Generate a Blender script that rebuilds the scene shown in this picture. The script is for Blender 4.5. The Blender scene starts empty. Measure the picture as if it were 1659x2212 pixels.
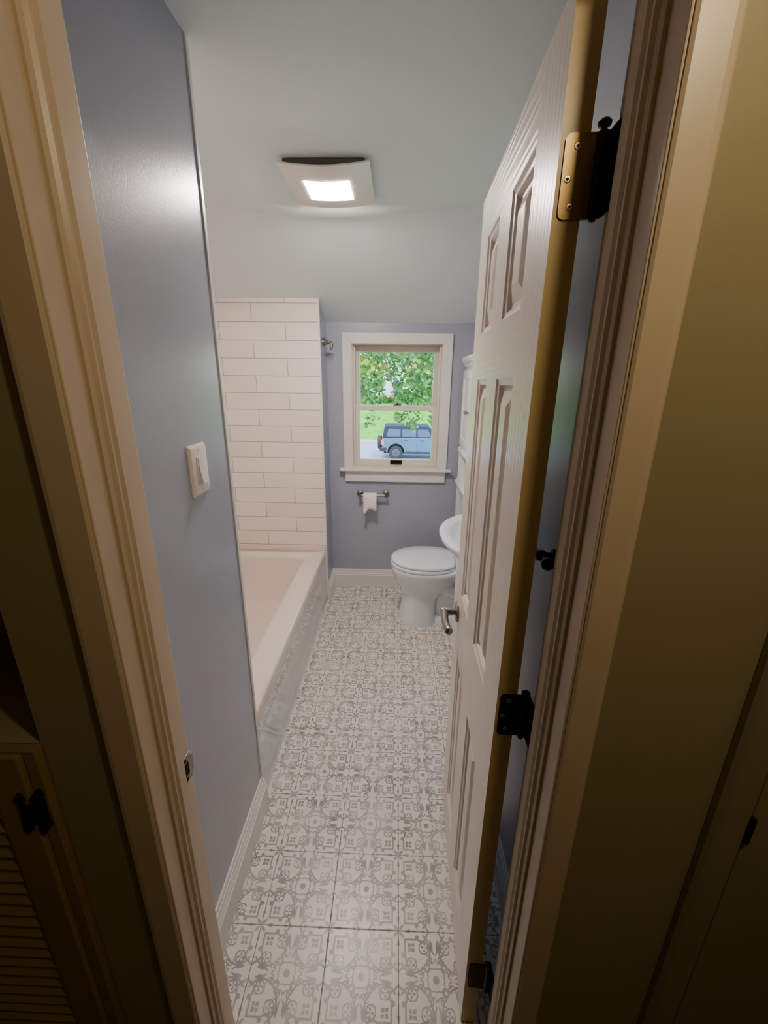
import bpy, bmesh, math, random
from mathutils import Vector, Matrix
random.seed(7)
PI = math.pi
SC = bpy.context.scene
COL = SC.collection

# ---------------------------------------------------------------- mesh helpers
class MB:
    """collects shapes into one bmesh"""
    def __init__(s):
        s.bm = bmesh.new()
    def box(s, x0, x1, y0, y1, z0, z1, bev=0.0, seg=2, mi=0):
        r = bmesh.ops.create_cube(s.bm, size=1.0)
        vs = r['verts']
        for v in vs:
            v.co = Vector((x0 + (v.co.x + .5) * (x1 - x0), y0 + (v.co.y + .5) * (y1 - y0), z0 + (v.co.z + .5) * (z1 - z0)))
        fs = set(f for v in vs for f in v.link_faces)
        for f in fs: f.material_index = mi
        if bev > 0:
            es = set(e for v in vs for e in v.link_edges)
            bmesh.ops.bevel(s.bm, geom=list(es), offset=bev, segments=seg, affect='EDGES', profile=.5, clamp_overlap=True)
        return s
    def face(s, pts, mi=0):
        f = s.bm.faces.new([s.bm.verts.new(p) for p in pts])
        f.material_index = mi
        return f
    def rings(s, rings, cap0=True, cap1=True, close=True, mi=0):
        vr = [[s.bm.verts.new(p) for p in r] for r in rings]
        n = len(vr[0])
        for a, b in zip(vr[:-1], vr[1:]):
            for i in range(n if close else n - 1):
                j = (i + 1) % n
                try:
                    f = s.bm.faces.new([a[i], a[j], b[j], b[i]]); f.material_index = mi
                except ValueError: pass
        if cap0: s.bm.faces.new(vr[0][::-1]).material_index = mi
        if cap1: s.bm.faces.new(vr[-1]).material_index = mi
        return s
    def prism(s, poly, axis, a, b, mi=0):
        """poly of 2-D points extruded along axis 'x','y','z' from a to b"""
        def P(u, v, w):
            return {'x': (w, u, v), 'y': (u, w, v), 'z': (u, v, w)}[axis]
        return s.rings([[P(u, v, a) for u, v in poly], [P(u, v, b) for u, v in poly]], mi=mi)
    def tube(s, pts, r, n=12, cap=True):
        pts = [Vector(p) for p in pts]
        rs = r if isinstance(r, (list, tuple)) else [r] * len(pts)
        out = []
        ref = None
        for i, p in enumerate(pts):
            d = (pts[min(i + 1, len(pts) - 1)] - pts[max(i - 1, 0)]).normalized()
            if ref is None:
                ref = Vector((0, 0, 1)) if abs(d.z) < .9 else Vector((1, 0, 0))
            u = (ref - d * ref.dot(d)).normalized(); ref = u
            w = d.cross(u)
            out.append([p + (u * math.cos(2 * PI * k / n) + w * math.sin(2 * PI * k / n)) * rs[i] for k in range(n)])
        return s.rings(out, cap, cap)
    def lathe(s, prof, org, axis, n=24):
        """prof: list of (radius, distance along axis)"""
        ax = Vector(axis).normalized()
        u = ax.orthogonal().normalized(); w = ax.cross(u); o = Vector(org)
        return s.rings([[o + ax * t + (u * math.cos(2 * PI * k / n) + w * math.sin(2 * PI * k / n)) * max(r, 1e-5) for k in range(n)] for r, t in prof])
    def build(s, name, mats, parent=None, smooth=None, loc=None, bevel=0):
        bm = s.bm
        bmesh.ops.remove_doubles(bm, verts=bm.verts, dist=1e-6)
        bmesh.ops.recalc_face_normals(bm, faces=bm.faces)
        me = bpy.data.meshes.new(name); bm.to_mesh(me); bm.free()
        for m in (mats if isinstance(mats, (list, tuple)) else [mats]): me.materials.append(m)
        o = bpy.data.objects.new(name, me); COL.objects.link(o)
        if parent: o.parent = parent
        if loc: o.location = loc
        if bevel:
            md = o.modifiers.new('bevel', 'BEVEL'); md.width = bevel; md.segments = 2; md.limit_method = 'ANGLE'; md.angle_limit = .6
        if smooth is not None:
            for p in me.polygons: p.use_smooth = True
            try: me.set_sharp_from_angle(angle=math.radians(smooth))
            except Exception: pass
        return o

def tag(o, label, cat, group=None):
    o['label'] = label; o['category'] = cat
    if group: o['group'] = group
    return o
def struct(o):
    o['kind'] = 'structure'; return o
def empty(name, loc=(0, 0, 0), rz=0):
    e = bpy.data.objects.new(name, None); COL.objects.link(e)
    e.location = loc; e.rotation_euler = (0, 0, rz); e.empty_display_size = .05
    return e

# ---------------------------------------------------------------- node helpers
class NT:
    def __init__(s, mat): s.t = mat.node_tree; s.N = s.t.nodes; s.L = s.t.links
    def math(s, op, a, b=None, c=None):
        n = s.N.new('ShaderNodeMath'); n.operation = op
        for i, v in enumerate((a, b, c)):
            if v is None: continue
            if isinstance(v, E): s.L.new(v.s, n.inputs[i])
            else: n.inputs[i].default_value = v
        return E(s, n.outputs[0])
class E:
    def __init__(s, nt, sock): s.nt = nt; s.s = sock
    def __add__(s, o): return s.nt.math('ADD', s, o)
    __radd__ = __add__
    def __sub__(s, o): return s.nt.math('SUBTRACT', s, o)
    def __rsub__(s, o): return s.nt.math('SUBTRACT', o, s)
    def __mul__(s, o): return s.nt.math('MULTIPLY', s, o)
    __rmul__ = __mul__
    def __truediv__(s, o): return s.nt.math('DIVIDE', s, o)
    def abs(s): return s.nt.math('ABSOLUTE', s)
    def fract(s): return s.nt.math('FRACT', s)
    def floor(s): return s.nt.math('FLOOR', s)
    def min(s, o): return s.nt.math('MINIMUM', s, o)
    def max(s, o): return s.nt.math('MAXIMUM', s, o)
    def lt(s, o): return s.nt.math('LESS_THAN', s, o)
    def gt(s, o): return s.nt.math('GREATER_THAN', s, o)
    def sqrt(s): return s.nt.math('SQRT', s)
    def sin(s): return s.nt.math('SINE', s)
    def mod(s, o): return s.nt.math('FLOORED_MODULO', s, o)
    def clamp(s):
        r = s.nt.math('ADD', s, 0.0); r.s.node.use_clamp = True; return r
def hyp(a, b): return (a * a + b * b).sqrt()
def ss(d, w):
    """1 inside (d<0) fading to 0 over +-w"""
    return ((-1.0 * d) / (2 * w) + .5).clamp()

def new_mat(name):
    m = bpy.data.materials.new(name); m.use_nodes = True
    return m, m.node_tree.nodes['Principled BSDF'], NT(m)
def rgb(h):
    """sRGB 0-255 -> linear"""
    f = lambda c: (c / 255 / 12.92) if c / 255 <= .04045 else ((c / 255 + .055) / 1.055) ** 2.4
    return tuple(f(c) for c in h) + (1,)
def position(nt, obj=False):
    if obj:
        g = nt.N.new('ShaderNodeTexCoord').outputs['Object']
    else:
        g = nt.N.new('ShaderNodeNewGeometry').outputs['Position']
    return g
def noise(nt, vec, scale, detail=2, rough=.5):
    n = nt.N.new('ShaderNodeTexNoise'); n.inputs['Scale'].default_value = scale
    n.inputs['Detail'].default_value = detail; n.inputs['Roughness'].default_value = rough
    nt.L.new(vec, n.inputs['Vector']); return n.outputs['Fac']
def bump(nt, h, bs, strength=.2, dist=.002):
    b = nt.N.new('ShaderNodeBump'); b.inputs['Strength'].default_value = strength; b.inputs['Distance'].default_value = dist
    nt.L.new(h, b.inputs['Height']); nt.L.new(b.outputs[0], bs.inputs['Normal']); return b
def mixc(nt, fac, a, b):
    n = nt.N.new('ShaderNodeMix'); n.data_type = 'RGBA'
    if isinstance(fac, E): nt.L.new(fac.s, n.inputs[0])
    elif hasattr(fac, 'node'): nt.L.new(fac, n.inputs[0])
    else: n.inputs[0].default_value = fac
    for i, c in ((6, a), (7, b)):
        if hasattr(c, 'node'): nt.L.new(c, n.inputs[i])
        else: n.inputs[i].default_value = c
    return n.outputs[2]
def paint(name, c, rough=.5, spec=.5, var=.04, bscale=260, bstr=.08, coat=0, metal=0):
    m, b, nt = new_mat(name)
    pos = position(nt)
    f = noise(nt, pos, 6, 3)
    c2 = tuple(max(0, v * (1 - var)) for v in c[:3]) + (1,)
    nt.L.new(mixc(nt, f, c2, c), b.inputs['Base Color'])
    b.inputs['Roughness'].default_value = rough; b.inputs['Specular IOR Level'].default_value = spec
    b.inputs['Coat Weight'].default_value = coat; b.inputs['Metallic'].default_value = metal
    b.inputs['Coat Roughness'].default_value = .08
    if bstr: bump(nt, noise(nt, pos, bscale, 2), b, bstr, .001)
    return m
M = {}
M['wall'] = paint('periwinkle_grey_wall_paint', rgb((162, 167, 181)), .27, .7, .03, 240, .22)
M['ceil'] = paint('ceiling_paint', rgb((224, 236, 237)), .75, .3, .02, 200, .05)
M['trim'] = paint('white_trim_paint', rgb((226, 223, 219)), .32, .5, .03, 90, .05)
M['casing'] = paint('old_cream_casing_paint', rgb((214, 197, 172)), .35, .5, .08, 60, .12)
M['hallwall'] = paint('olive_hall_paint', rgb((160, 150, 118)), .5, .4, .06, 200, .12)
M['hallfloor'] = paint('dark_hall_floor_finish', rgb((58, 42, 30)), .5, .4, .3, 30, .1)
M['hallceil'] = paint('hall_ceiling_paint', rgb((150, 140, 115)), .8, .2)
M['acryl'] = paint('white_acrylic', rgb((222, 208, 197)), .16, .5, .01, 40, 0, coat=.5)
M['apron'] = paint('shade_greyed_glossy_apron', rgb((186, 194, 194)), .07, .7, .02, 14, .02, coat=1)  # white acrylic greyed: the apron's dimmer, floor-reflecting look is put into the colour
M['ceramic'] = paint('white_ceramic_glaze', rgb((228, 235, 241)), .1, .5, .01, 40, 0, coat=.6)
M['seat'] = paint('white_seat_plastic', rgb((228, 236, 244)), .14, .5, .01, 40, 0, coat=.3)
M['cab'] = paint('white_cabinet_lacquer', rgb((236, 238, 240)), .3, .5, .02, 80, .03)
M['plastic'] = paint('white_plastic', rgb((232, 226, 218)), .25, .5, .02, 40, 0)
M['sash'] = paint('cream_vinyl_sash', rgb((226, 218, 203)), .4, .5, .03, 60, .03)
M['nickel'] = paint('brushed_nickel', rgb((146, 139, 130)), .28, .5, .1, 400, .1, metal=1)
M['brass'] = paint('aged_brass', rgb((150, 128, 88)), .36, .5, .2, 200, .1, metal=1)
M['bronze'] = paint('dark_bronze', rgb((66, 54, 40)), .4, .5, .2, 200, .1, metal=1)
M['screw'] = paint('screw_steel', rgb((190, 176, 150)), .3, .5, .1, 200, 0, metal=1)
M['black'] = paint('black_iron', rgb((18, 18, 20)), .45, .5, .2, 120, .2)
M['dark'] = paint('recess_shade_and_dark_screws', rgb((22, 19, 16)), .8, .2, .2, 50, 0)  # near black that paints shade into recesses; also colours the strike screws
M['paper'] = paint('tissue_paper', rgb((240, 236, 228)), .9, .1, .03, 300, .2)
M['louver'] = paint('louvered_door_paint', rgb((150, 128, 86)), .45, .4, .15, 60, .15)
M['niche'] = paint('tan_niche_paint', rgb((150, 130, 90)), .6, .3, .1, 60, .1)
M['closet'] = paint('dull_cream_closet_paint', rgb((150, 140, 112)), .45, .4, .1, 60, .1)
M['gap'] = paint('painted_gap_shade', rgb((112, 106, 104)), .8, .2, .1, 50, 0)  # grey that paints the gap's shade onto the fan housing

def grain_mat(name, c, axis):
    m, b, nt = new_mat(name)
    co = position(nt, obj=True)
    mp = nt.N.new('ShaderNodeMapping'); nt.L.new(co, mp.inputs['Vector'])
    mp.inputs['Scale'].default_value = (170, 60, 7) if axis == 'z' else (7, 60, 170)
    n1 = noise(nt, mp.outputs[0], 1.0, 3, .6)
    mp2 = nt.N.new('ShaderNodeMapping'); nt.L.new(co, mp2.inputs['Vector'])
    mp2.inputs['Scale'].default_value = (14, 4, 1.2) if axis == 'z' else (1.2, 4, 14)
    n2 = nt.N.new('ShaderNodeTexWave'); n2.bands_direction = 'X' if axis == 'z' else 'Z'
    n2.inputs['Scale'].default_value = 1.3; n2.inputs['Distortion'].default_value = 9; n2.inputs['Detail'].default_value = 2
    n2.inputs['Detail Scale'].default_value = 1.0
    nt.L.new(mp2.outputs[0], n2.inputs['Vector'])
    h = E(nt, n1) * .7 + E(nt, n2.outputs['Fac']) * .5
    b.inputs['Base Color'].default_value = c; b.inputs['Roughness'].default_value = .3
    bump(nt, h.s, b, .30 if axis == 'z' else .6, .0014)
    return m
M['door_v'] = grain_mat('door_paint_upright_grain', rgb((226, 214, 203)), 'z')
M['door_h'] = grain_mat('door_paint_cross_grain', rgb((226, 214, 203)), 'x')
M['edge'] = paint('door_edge_paint', rgb((205, 182, 132)), .35, .5, .1, 80, .12)

# patterned floor ---------------------------------------------------------
def floor_material():
    T = .2032; X0 = -.3721; Y0 = .7878
    m, b, nt = new_mat('patterned_floor_tile')
    pos = position(nt)
    sp = nt.N.new('ShaderNodeSeparateXYZ'); nt.L.new(pos, sp.inputs[0])
    u = (E(nt, sp.outputs[0]) - X0) / T; v = (E(nt, sp.outputs[1]) - Y0) / T
    qx = .5 - (u.fract() - .5).abs(); qy = .5 - (v.fract() - .5).abs()
    a = qx.max(qy); c = qx.min(qy)          # 0<=c<=a<=.5, the tile corner at the origin
    W = .0122
    ds = []
    def ring(x, y, r, w=W): return (hyp(a - x, c - y) - r).abs() - w
    def dot(x, y, r): return hyp(a - x, c - y) - r
    def ring_d(x, y, r, w=W):  # also its mirror over the diagonal
        return ((hyp(a - x, c - y) - r).abs() - w).min((hyp(a - y, c - x) - r).abs() - w)
    def ell(x, y, ux, uy, l, w):
        dx = a - x; dy = c - y
        p = dx * ux + dy * uy; q = dx * (-uy) + dy * ux
        return (hyp(p / l, q / w) - 1.0) * w
    def seg(x0, y0, x1, y1, w=W):
        L = math.hypot(x1 - x0, y1 - y0); ux, uy = (x1 - x0) / L, (y1 - y0) / L
        p = (a - x0) * ux + (c - y0) * uy; q = (c - y0) * ux - (a - x0) * uy
        return (q.abs() - w).max((p - L / 2).abs() - L / 2 - w * .5)
    # L bracket of the cross with its knob and curl
    ds.append(((c - .092).abs() - W).max((a - .168).abs() - .088))
    ds.append(dot(.262, .070, .029))
    ds.append(ring(.325, .034, .076).max(.052 - c))
    ds.append(seg(.432, .0, .378, .075))
    # outer sweep of the quarter medallion
    ds.append(ring(.25, .20, .186).max(.345 - a).max(c - .315))
    # fan rings
    ds.append(ring(.352, .180, .064, .0105).max(.02 - (a - .25 - c * .1)))
    dx = a - .362; dy = c - .172
    th = nt.math('ARCTAN2', dy, dx); rr = hyp(dx, dy)
    ds.append(((th * 4.0 + rr * 20.0 + .6).sin() * -.012 + .001).max((rr - .026).abs() - .024).max(.33 - a - c * .0 - .02))
    # four petal flower
    dx = (a - .180).abs(); dy = (c - .175).abs()
    ds.append((dx.max(dy) - .047 + (dx - dy).abs() * .18).max(.005 - dx.min(dy)))
    # corner flower, tulip and stem on the axis, bud
    ds.append(ell(.042, .042, .7071, .7071, .043, .019))
    ds.append((c - (a - .055) * .22).max(a - .172 + c * .5).max(.055 - a))
    ds.append((c - .0068).max((a - .21).abs() - .05))
    ds.append((a - .355).abs() * .55 + c - .017)
    # leaves beside the plain spots
    ds.append(ell(.455, .155, .12, .99, .068, .021))
    ds.append(ell(.474, .222, .42, .90, .034, .010))
    # centre
    ds.append(dot(.5, .5, .042))
    dx = .5 - a; dy = .5 - c; th = nt.math('ARCTAN2', dy, dx)
    ds.append((hyp(dx, dy) - .118 - (th * 8.0).sin() * .010).abs() - .008)
    ds.append(ring_d(.388, .372, .034, .008))
    ds.append(ring(.405, .300, .046, .008).max(a * -1.0 + .385))
    ds.append(dot(.392, .322, .018))
    ds.append(ring(.455, .300, .034, .008).max(.290 - c))
    ds.append(dot(.435, .318, .015))
    d = ds[0]
    for k in ds[1:]: d = d.min(k)
    mask = ss(d, .004)
    wear = noise(nt, pos, 7.5, 3, .6); fine = noise(nt, pos, 900, 1)
    wr = ((E(nt, wear) - .32) * 3.2).clamp() * .5 + .5
    wr = wr * (((E(nt, fine) - .35) * 4.0).clamp() * .35 + .65)
    tone = noise(nt, pos, 16, 1)
    motif = mixc(nt, ((E(nt, tone) - .35) * 3.0).clamp(), rgb((108, 102, 98)), rgb((98, 103, 113)))
    base = mixc(nt, noise(nt, pos, 11, 3), rgb((222, 216, 206)), rgb((232, 227, 218)))
    col = mixc(nt, mask * wr, base, motif)
    grout = ss(c - .0058, .0025)
    col = mixc(nt, grout * .8, col, rgb((112, 106, 104)))
    nt.L.new(col, b.inputs['Base Color'])
    rg = (E(nt, noise(nt, pos, 30, 3)) * .16 + .24 + grout * .4)
    nt.L.new(rg.s, b.inputs['Roughness'])
    h = (1.0 - ss(c - .008, .006)) + E(nt, noise(nt, pos, 60, 2)) * .12
    bump(nt, h.s, b, .35, .0012)
    return m
M['floor'] = floor_material()

def tile_material(name, axis, off):
    P = .1029; L = .406
    m, b, nt = new_mat(name)
    pos = position(nt)
    sp = nt.N.new('ShaderNodeSeparateXYZ'); nt.L.new(pos, sp.inputs[0])
    x = E(nt, sp.outputs[0 if axis == 'x' else 1]); z = E(nt, sp.outputs[2])
    rz = (z - .434) / P
    row = rz.floor(); fz = rz.fract()
    ux = (x - off) / L + row.mod(2.0) * .5
    fx = ux.fract()
    dz = (.5 - (fz - .5).abs()) * P; dx = (.5 - (fx - .5).abs()) * L
    d = dz.min(dx)
    g = ss(d - .0017, .0006)
    rnd = nt.N.new('ShaderNodeTexWhiteNoise'); rnd.noise_dimensions = '2D'
    cv = nt.N.new('ShaderNodeCombineXYZ'); nt.L.new(row.s, cv.inputs[0]); nt.L.new(ux.floor().s, cv.inputs[1])
    nt.L.new(cv.outputs[0], rnd.inputs['Vector'])
    base = mixc(nt, rnd.outputs['Value'], rgb((229, 217, 208)), rgb((236, 225, 217)))
    nt.L.new(mixc(nt, g * .95, base, rgb((140, 126, 116))), b.inputs['Base Color'])
    nt.L.new((g * .5 + .22).s, b.inputs['Roughness'])
    bump(nt, (1.0 - ss(d - .0025, .002)).s, b, .3, .001)
    return m
M['tile_x'] = tile_material('wall_tile_end', 'x', -.883)
M['tile_y'] = tile_material('wall_tile_side', 'y', 2.69)

def glass_material():
    m = bpy.data.materials.new('window_glass'); m.use_nodes = True
    nt = NT(m); nt.N.clear()
    out = nt.N.new('ShaderNodeOutputMaterial'); mx = nt.N.new('ShaderNodeMixShader')
    tr = nt.N.new('ShaderNodeBsdfTransparent'); gl = nt.N.new('ShaderNodeBsdfGlossy'); fr = nt.N.new('ShaderNodeFresnel')
    tr.inputs[0].default_value = (.96, .98, .97, 1); gl.inputs['Roughness'].default_value = .02
    fr.inputs[0].default_value = 1.45
    nt.L.new(fr.outputs[0], mx.inputs[0]); nt.L.new(tr.outputs[0], mx.inputs[1]); nt.L.new(gl.outputs[0], mx.inputs[2])
    nt.L.new(mx.outputs[0], out.inputs[0]); return m
M['glass'] = glass_material()
def emit(name, c, s):
    m, b, nt = new_mat(name)
    b.inputs['Base Color'].default_value = c
    b.inputs['Emission Color'].default_value = c; b.inputs['Emission Strength'].default_value = s
    return m
M['led'] = emit('led_diffuser', (1, .87, .79, 1), 240)

# ---------------------------------------------------------------- key dimensions
WX = -.478           # face of the left wall / tub apron
CZ = 2.257           # flat ceiling
YB = 2.935           # window wall
YT = 2.69            # tiled end of the tub alcove
XR = .65             # right wall
JY0, JY1 = .485, .590  # door wall

# ---------------------------------------------------------------- room shell
struct(MB().box(-1.30, .80, .49, 3.10, -.12, 0).build('floor', M['floor']))
struct(MB().box(-1.45, 1.25, -1.40, .489, -.12, -.004).build('floor_hall', M['hallfloor']))

def slab_with_holes(us, vs, holes, mk, d0, d1):
    """a wall as ONE connected mesh: cells of a grid (minus holes) with thickness"""
    b = MB(); V = {}
    def vert(i, j, k):
        if (i, j, k) not in V: V[(i, j, k)] = b.bm.verts.new(mk(us[i], vs[j], (d0, d1)[k]))
        return V[(i, j, k)]
    cells = {(i, j) for i in range(len(us) - 1) for j in range(len(vs) - 1)} - set(holes)
    for i, j in cells:
        for k in (0, 1):
            b.bm.faces.new([vert(i, j, k), vert(i + 1, j, k), vert(i + 1, j + 1, k), vert(i, j + 1, k)])
        for (ni, nj), (p, q) in {(i - 1, j): ((i, j), (i, j + 1)), (i + 1, j): ((i + 1, j), (i + 1, j + 1)), (i, j - 1): ((i, j), (i + 1, j)), (i, j + 1): ((i, j + 1), (i + 1, j + 1))}.items():
            if (ni, nj) not in cells:
                b.bm.faces.new([vert(*p, 0), vert(*q, 0), vert(*q, 1), vert(*p, 1)])
    return b
# door wall: the doorway and, to its left, the niche over the louvered door
OXL, OXR, OZ = -.394, .264, 2.00
wf = slab_with_holes([-1.45, -.95, -.540, OXL, OXR, 1.25], [-.004, 1.0, OZ, 2.42], [(3, 0), (3, 1), (1, 1)],
                     lambda u, v, w: (u, w, v), JY0, JY1 - .012)
o = wf.build('wall_front', [M['wall'], M['hallwall']])
for p in o.data.polygons:
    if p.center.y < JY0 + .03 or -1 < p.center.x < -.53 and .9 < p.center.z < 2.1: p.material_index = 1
struct(o)
b = MB(); q0 = [(-.95, 1.0), (-.54, 1.0), (-.54, OZ), (-.95, OZ)]; q1 = [(-1.0, .95), (-.49, .95), (-.49, OZ + .05), (-1.0, OZ + .05)]
b.rings([[(x, JY1 - .012, z) for x, z in q0], [(x, .76, z) for x, z in q0], [(x, .80, z) for x, z in q1], [(x, JY1 - .012, z) for x, z in q1]], True, True)
b.bm.faces.ensure_lookup_table()
b = MB(); V0 = [[b.bm.verts.new((x, y, z)) for x, z in q] for q, y in ((q0, JY1 - .012), (q0, .76), (q1, .80), (q1, JY1 - .012))]
for A_, B_ in zip(V0, V0[1:] + V0[:1]):
    if A_ is V0[1]: continue
    for k in range(4): b.bm.faces.new([A_[k], A_[(k + 1) % 4], B_[(k + 1) % 4], B_[k]])
b.bm.faces.new(V0[1]); b.bm.faces.new(V0[2])
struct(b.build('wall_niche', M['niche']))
# window wall
WXL, WXR, WZ0, WZ1 = -.312, .304, .945, 1.780
o = slab_with_holes([-1.35, WXL, WXR, .80], [0, WZ0, WZ1, 2.05], [(1, 1)], lambda u, v, w: (u, w, v), YB, 3.06).build('wall_back', M['wall'])
struct(o)
# left wall of the entry and its return at the tub's near end
o = MB().prism([(WX, JY1 - .012), (WX, 1.16), (-1.35, 1.16), (-1.35, 1.06), (-.58, 1.06), (-.58, JY1 - .012)], 'z', 0, CZ + .04).build('wall_left', [M['wall'], M['tile_x']])
for p in o.data.polygons:
    if abs(p.normal.y - 1) < .01: p.material_index = 1
struct(o)
struct(MB().box(-1.35, -1.24, 1.16, 3.06, 0, CZ + .04).build('wall_tub_side', M['tile_y']))
# wing wall behind the tub end: tiled face, painted return
o = MB().box(-1.24, -.474, YT, YB, 0, 2.12).build('wall_wing', [M['wall'], M['tile_x']])
for p in o.data.polygons:
    if p.normal.y < -.9: p.material_index = 1
struct(o)
# right wall, stepping out behind the open door
struct(MB().prism([(.362, JY1 - .012), (.362, 1.46), (XR, 1.46), (XR, 3.06), (.80, 3.06), (.80, JY1 - .012)], 'z', 0, CZ + .04).build('wall_right', M['wall']))
# ceiling: flat, then sloping down to the window wall
YC = 2.06
sl = (1.905 - CZ) / (YB - YC)
struct(MB().prism([(.50, CZ), (YC - .05, CZ), (YC, CZ - .004), (YC + .05, CZ + sl * .05), (3.12, CZ + sl * (3.12 - YC)), (3.12, CZ + sl * (3.12 - YC) + .12), (YC, CZ + .12), (.50, CZ + .12)], 'x', -1.36, .80).build('ceiling', M['ceil']))
# hall
struct(MB().box(-1.45, 1.25, -1.40, .50, 2.42, 2.50).build('ceiling_hall', M['hallceil']))
struct(MB().box(-1.45, -1.35, -1.40, JY0, 0, 2.42).build('wall_hall_left', M['hallwall']))
struct(MB().box(1.15, 1.25, -1.40, JY0, 0, 2.42).build('wall_hall_right', M['hallwall']))
struct(MB().box(-1.45, 1.25, -1.50, -1.40, 0, 2.42).build('wall_hall_back', M['hallwall']))

# baseboards: moulded profile (distance from wall, height)
def bb_prof(h): return [(0, 0), (.019, 0), (.019, h * .68), (.0155, h * .70), (.0155, h * .755), (.0125, h * .79), (.0095, h * .85), (.0095, h * .885), (.0065, h * .895), (.0065, h * .965), (.004, h), (0, h)]
def bb(name, pts, h, nrm):
    b = MB(); rings = []
    for (x, y), (nx, ny) in zip(pts, nrm):
        rings.append([(x + nx * d, y + ny * d, z) for d, z in bb_prof(h)])
    return struct(b.rings(rings).build(name, M['trim']))
bb('baseboard_left', [(WX, JY1 - .012), (WX, 1.16)], .135, [(1, 0), (1, 0)])
bb('baseboard_back', [(-.474, YT + .004), (-.474, YB), (.65, YB)], .142, [(1, 0), (1, -1), (0, -1)])
bb('baseboard_right', [(.362, JY1 - .012), (.362, 1.46)], .135, [(-1, 0), (-1, 0)])

# edge trims of the tile
struct(MB().box(WX - .006, WX + .0035, 1.151, 1.167, .135, CZ, .002).build('trim_1', M['trim']))
struct(MB().box(-.482, -.471, YT - .008, YT + .006, .40, 2.02, .002).build('trim_2', M['trim']))
struct(MB().box(-.492, -.472, YT - .004, YT + .010, .0, .40, .003).build('trim_3', M['trim']))

# ---------------------------------------------------------------- door frame
def stop_prof(sgn, x, y0, y1):
    """stop moulding section, projecting sgn*0.013 from the jamb face"""
    t = .013
    pts = [(x, y0), (x + sgn * .004, y0), (x + sgn * .006, y0 + .006), (x + sgn * .010, y0 + .010), (x + sgn * .010, y0 + .014), (x + sgn * t, y0 + .019), (x + sgn * t, y1), (x, y1)]
    return pts
XL, XRJ = -.376, .246
j = MB().box(OXL, XL, .476, JY1, 0, OZ - .018, .002).build('trim_4', M['casing']); struct(j)
MB().prism(stop_prof(1, XL, .512, .550), 'z', 0, OZ - .018).build('door_stop', M['casing'], j)
j = MB().box(XRJ, OXR, .476, JY1, 0, OZ - .018, .002).build('trim_5', M['casing']); struct(j)
MB().prism(stop_prof(-1, XRJ, .512, .550), 'z', 0, OZ - .018).build('door_stop', M['casing'], j)
j = MB().box(OXL, OXR, .476, JY1, OZ - .018, OZ, .002).build('trim_6', M['casing']); struct(j)
MB().box(XL + .013, XRJ - .013, .512, .550, OZ - .031, OZ - .018).build('door_stop', M['casing'], j)
def casing(name, xi, xo, z0, z1):
    s = 1 if xo > xi else -1; w = abs(xo - xi)
    yf = JY0 - .001
    pr = [(0, 0), (0, .010), (.003, .0125), (w - .010, .0135), (w - .004, .0125), (w, .009), (w, 0)]
    return struct(MB().prism([(xi + s * a, yf - d) for a, d in pr], 'z', z0, z1).build(name, M['casing']))
casing('trim_7', XL - .003, -.430, 0, 2.045)
casing('trim_8', XRJ + .003, .2925, 0, 2.045)
struct(MB().box(XL - .003, XRJ + .003, JY0 - .0135, JY0 - .001, OZ - .016, 2.045, .002).build('trim_9', M['casing']))

# strike plate on the left jamb
sp = empty('strike_plate', (XL, .57, .852))
tag(sp, 'small metal strike plate with a dark latch hole let into the left door jamb', 'strike plate')
b = MB()
b.box(0, .0018, -.012, .0195, -.0285, .0285, .0006)
b.box(-.004, .0018, .0195, .027, -.017, .017, .0006)
b.build('plate', M['nickel'], sp)
MB().box(.0016, .0024, -.006, .010, -.013, .013, .0005).build('latch_hole_shade', M['dark'], sp)  # raised dark patch painting the shade of the hole
for s in (-1, 1):
    MB().lathe([(0, 0), (.0035, 0), (.003, .001), (0, .0012)], (.0018, .001, s * .0205), (1, 0, 0), 12).build('screw', M['dark'], sp)

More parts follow.
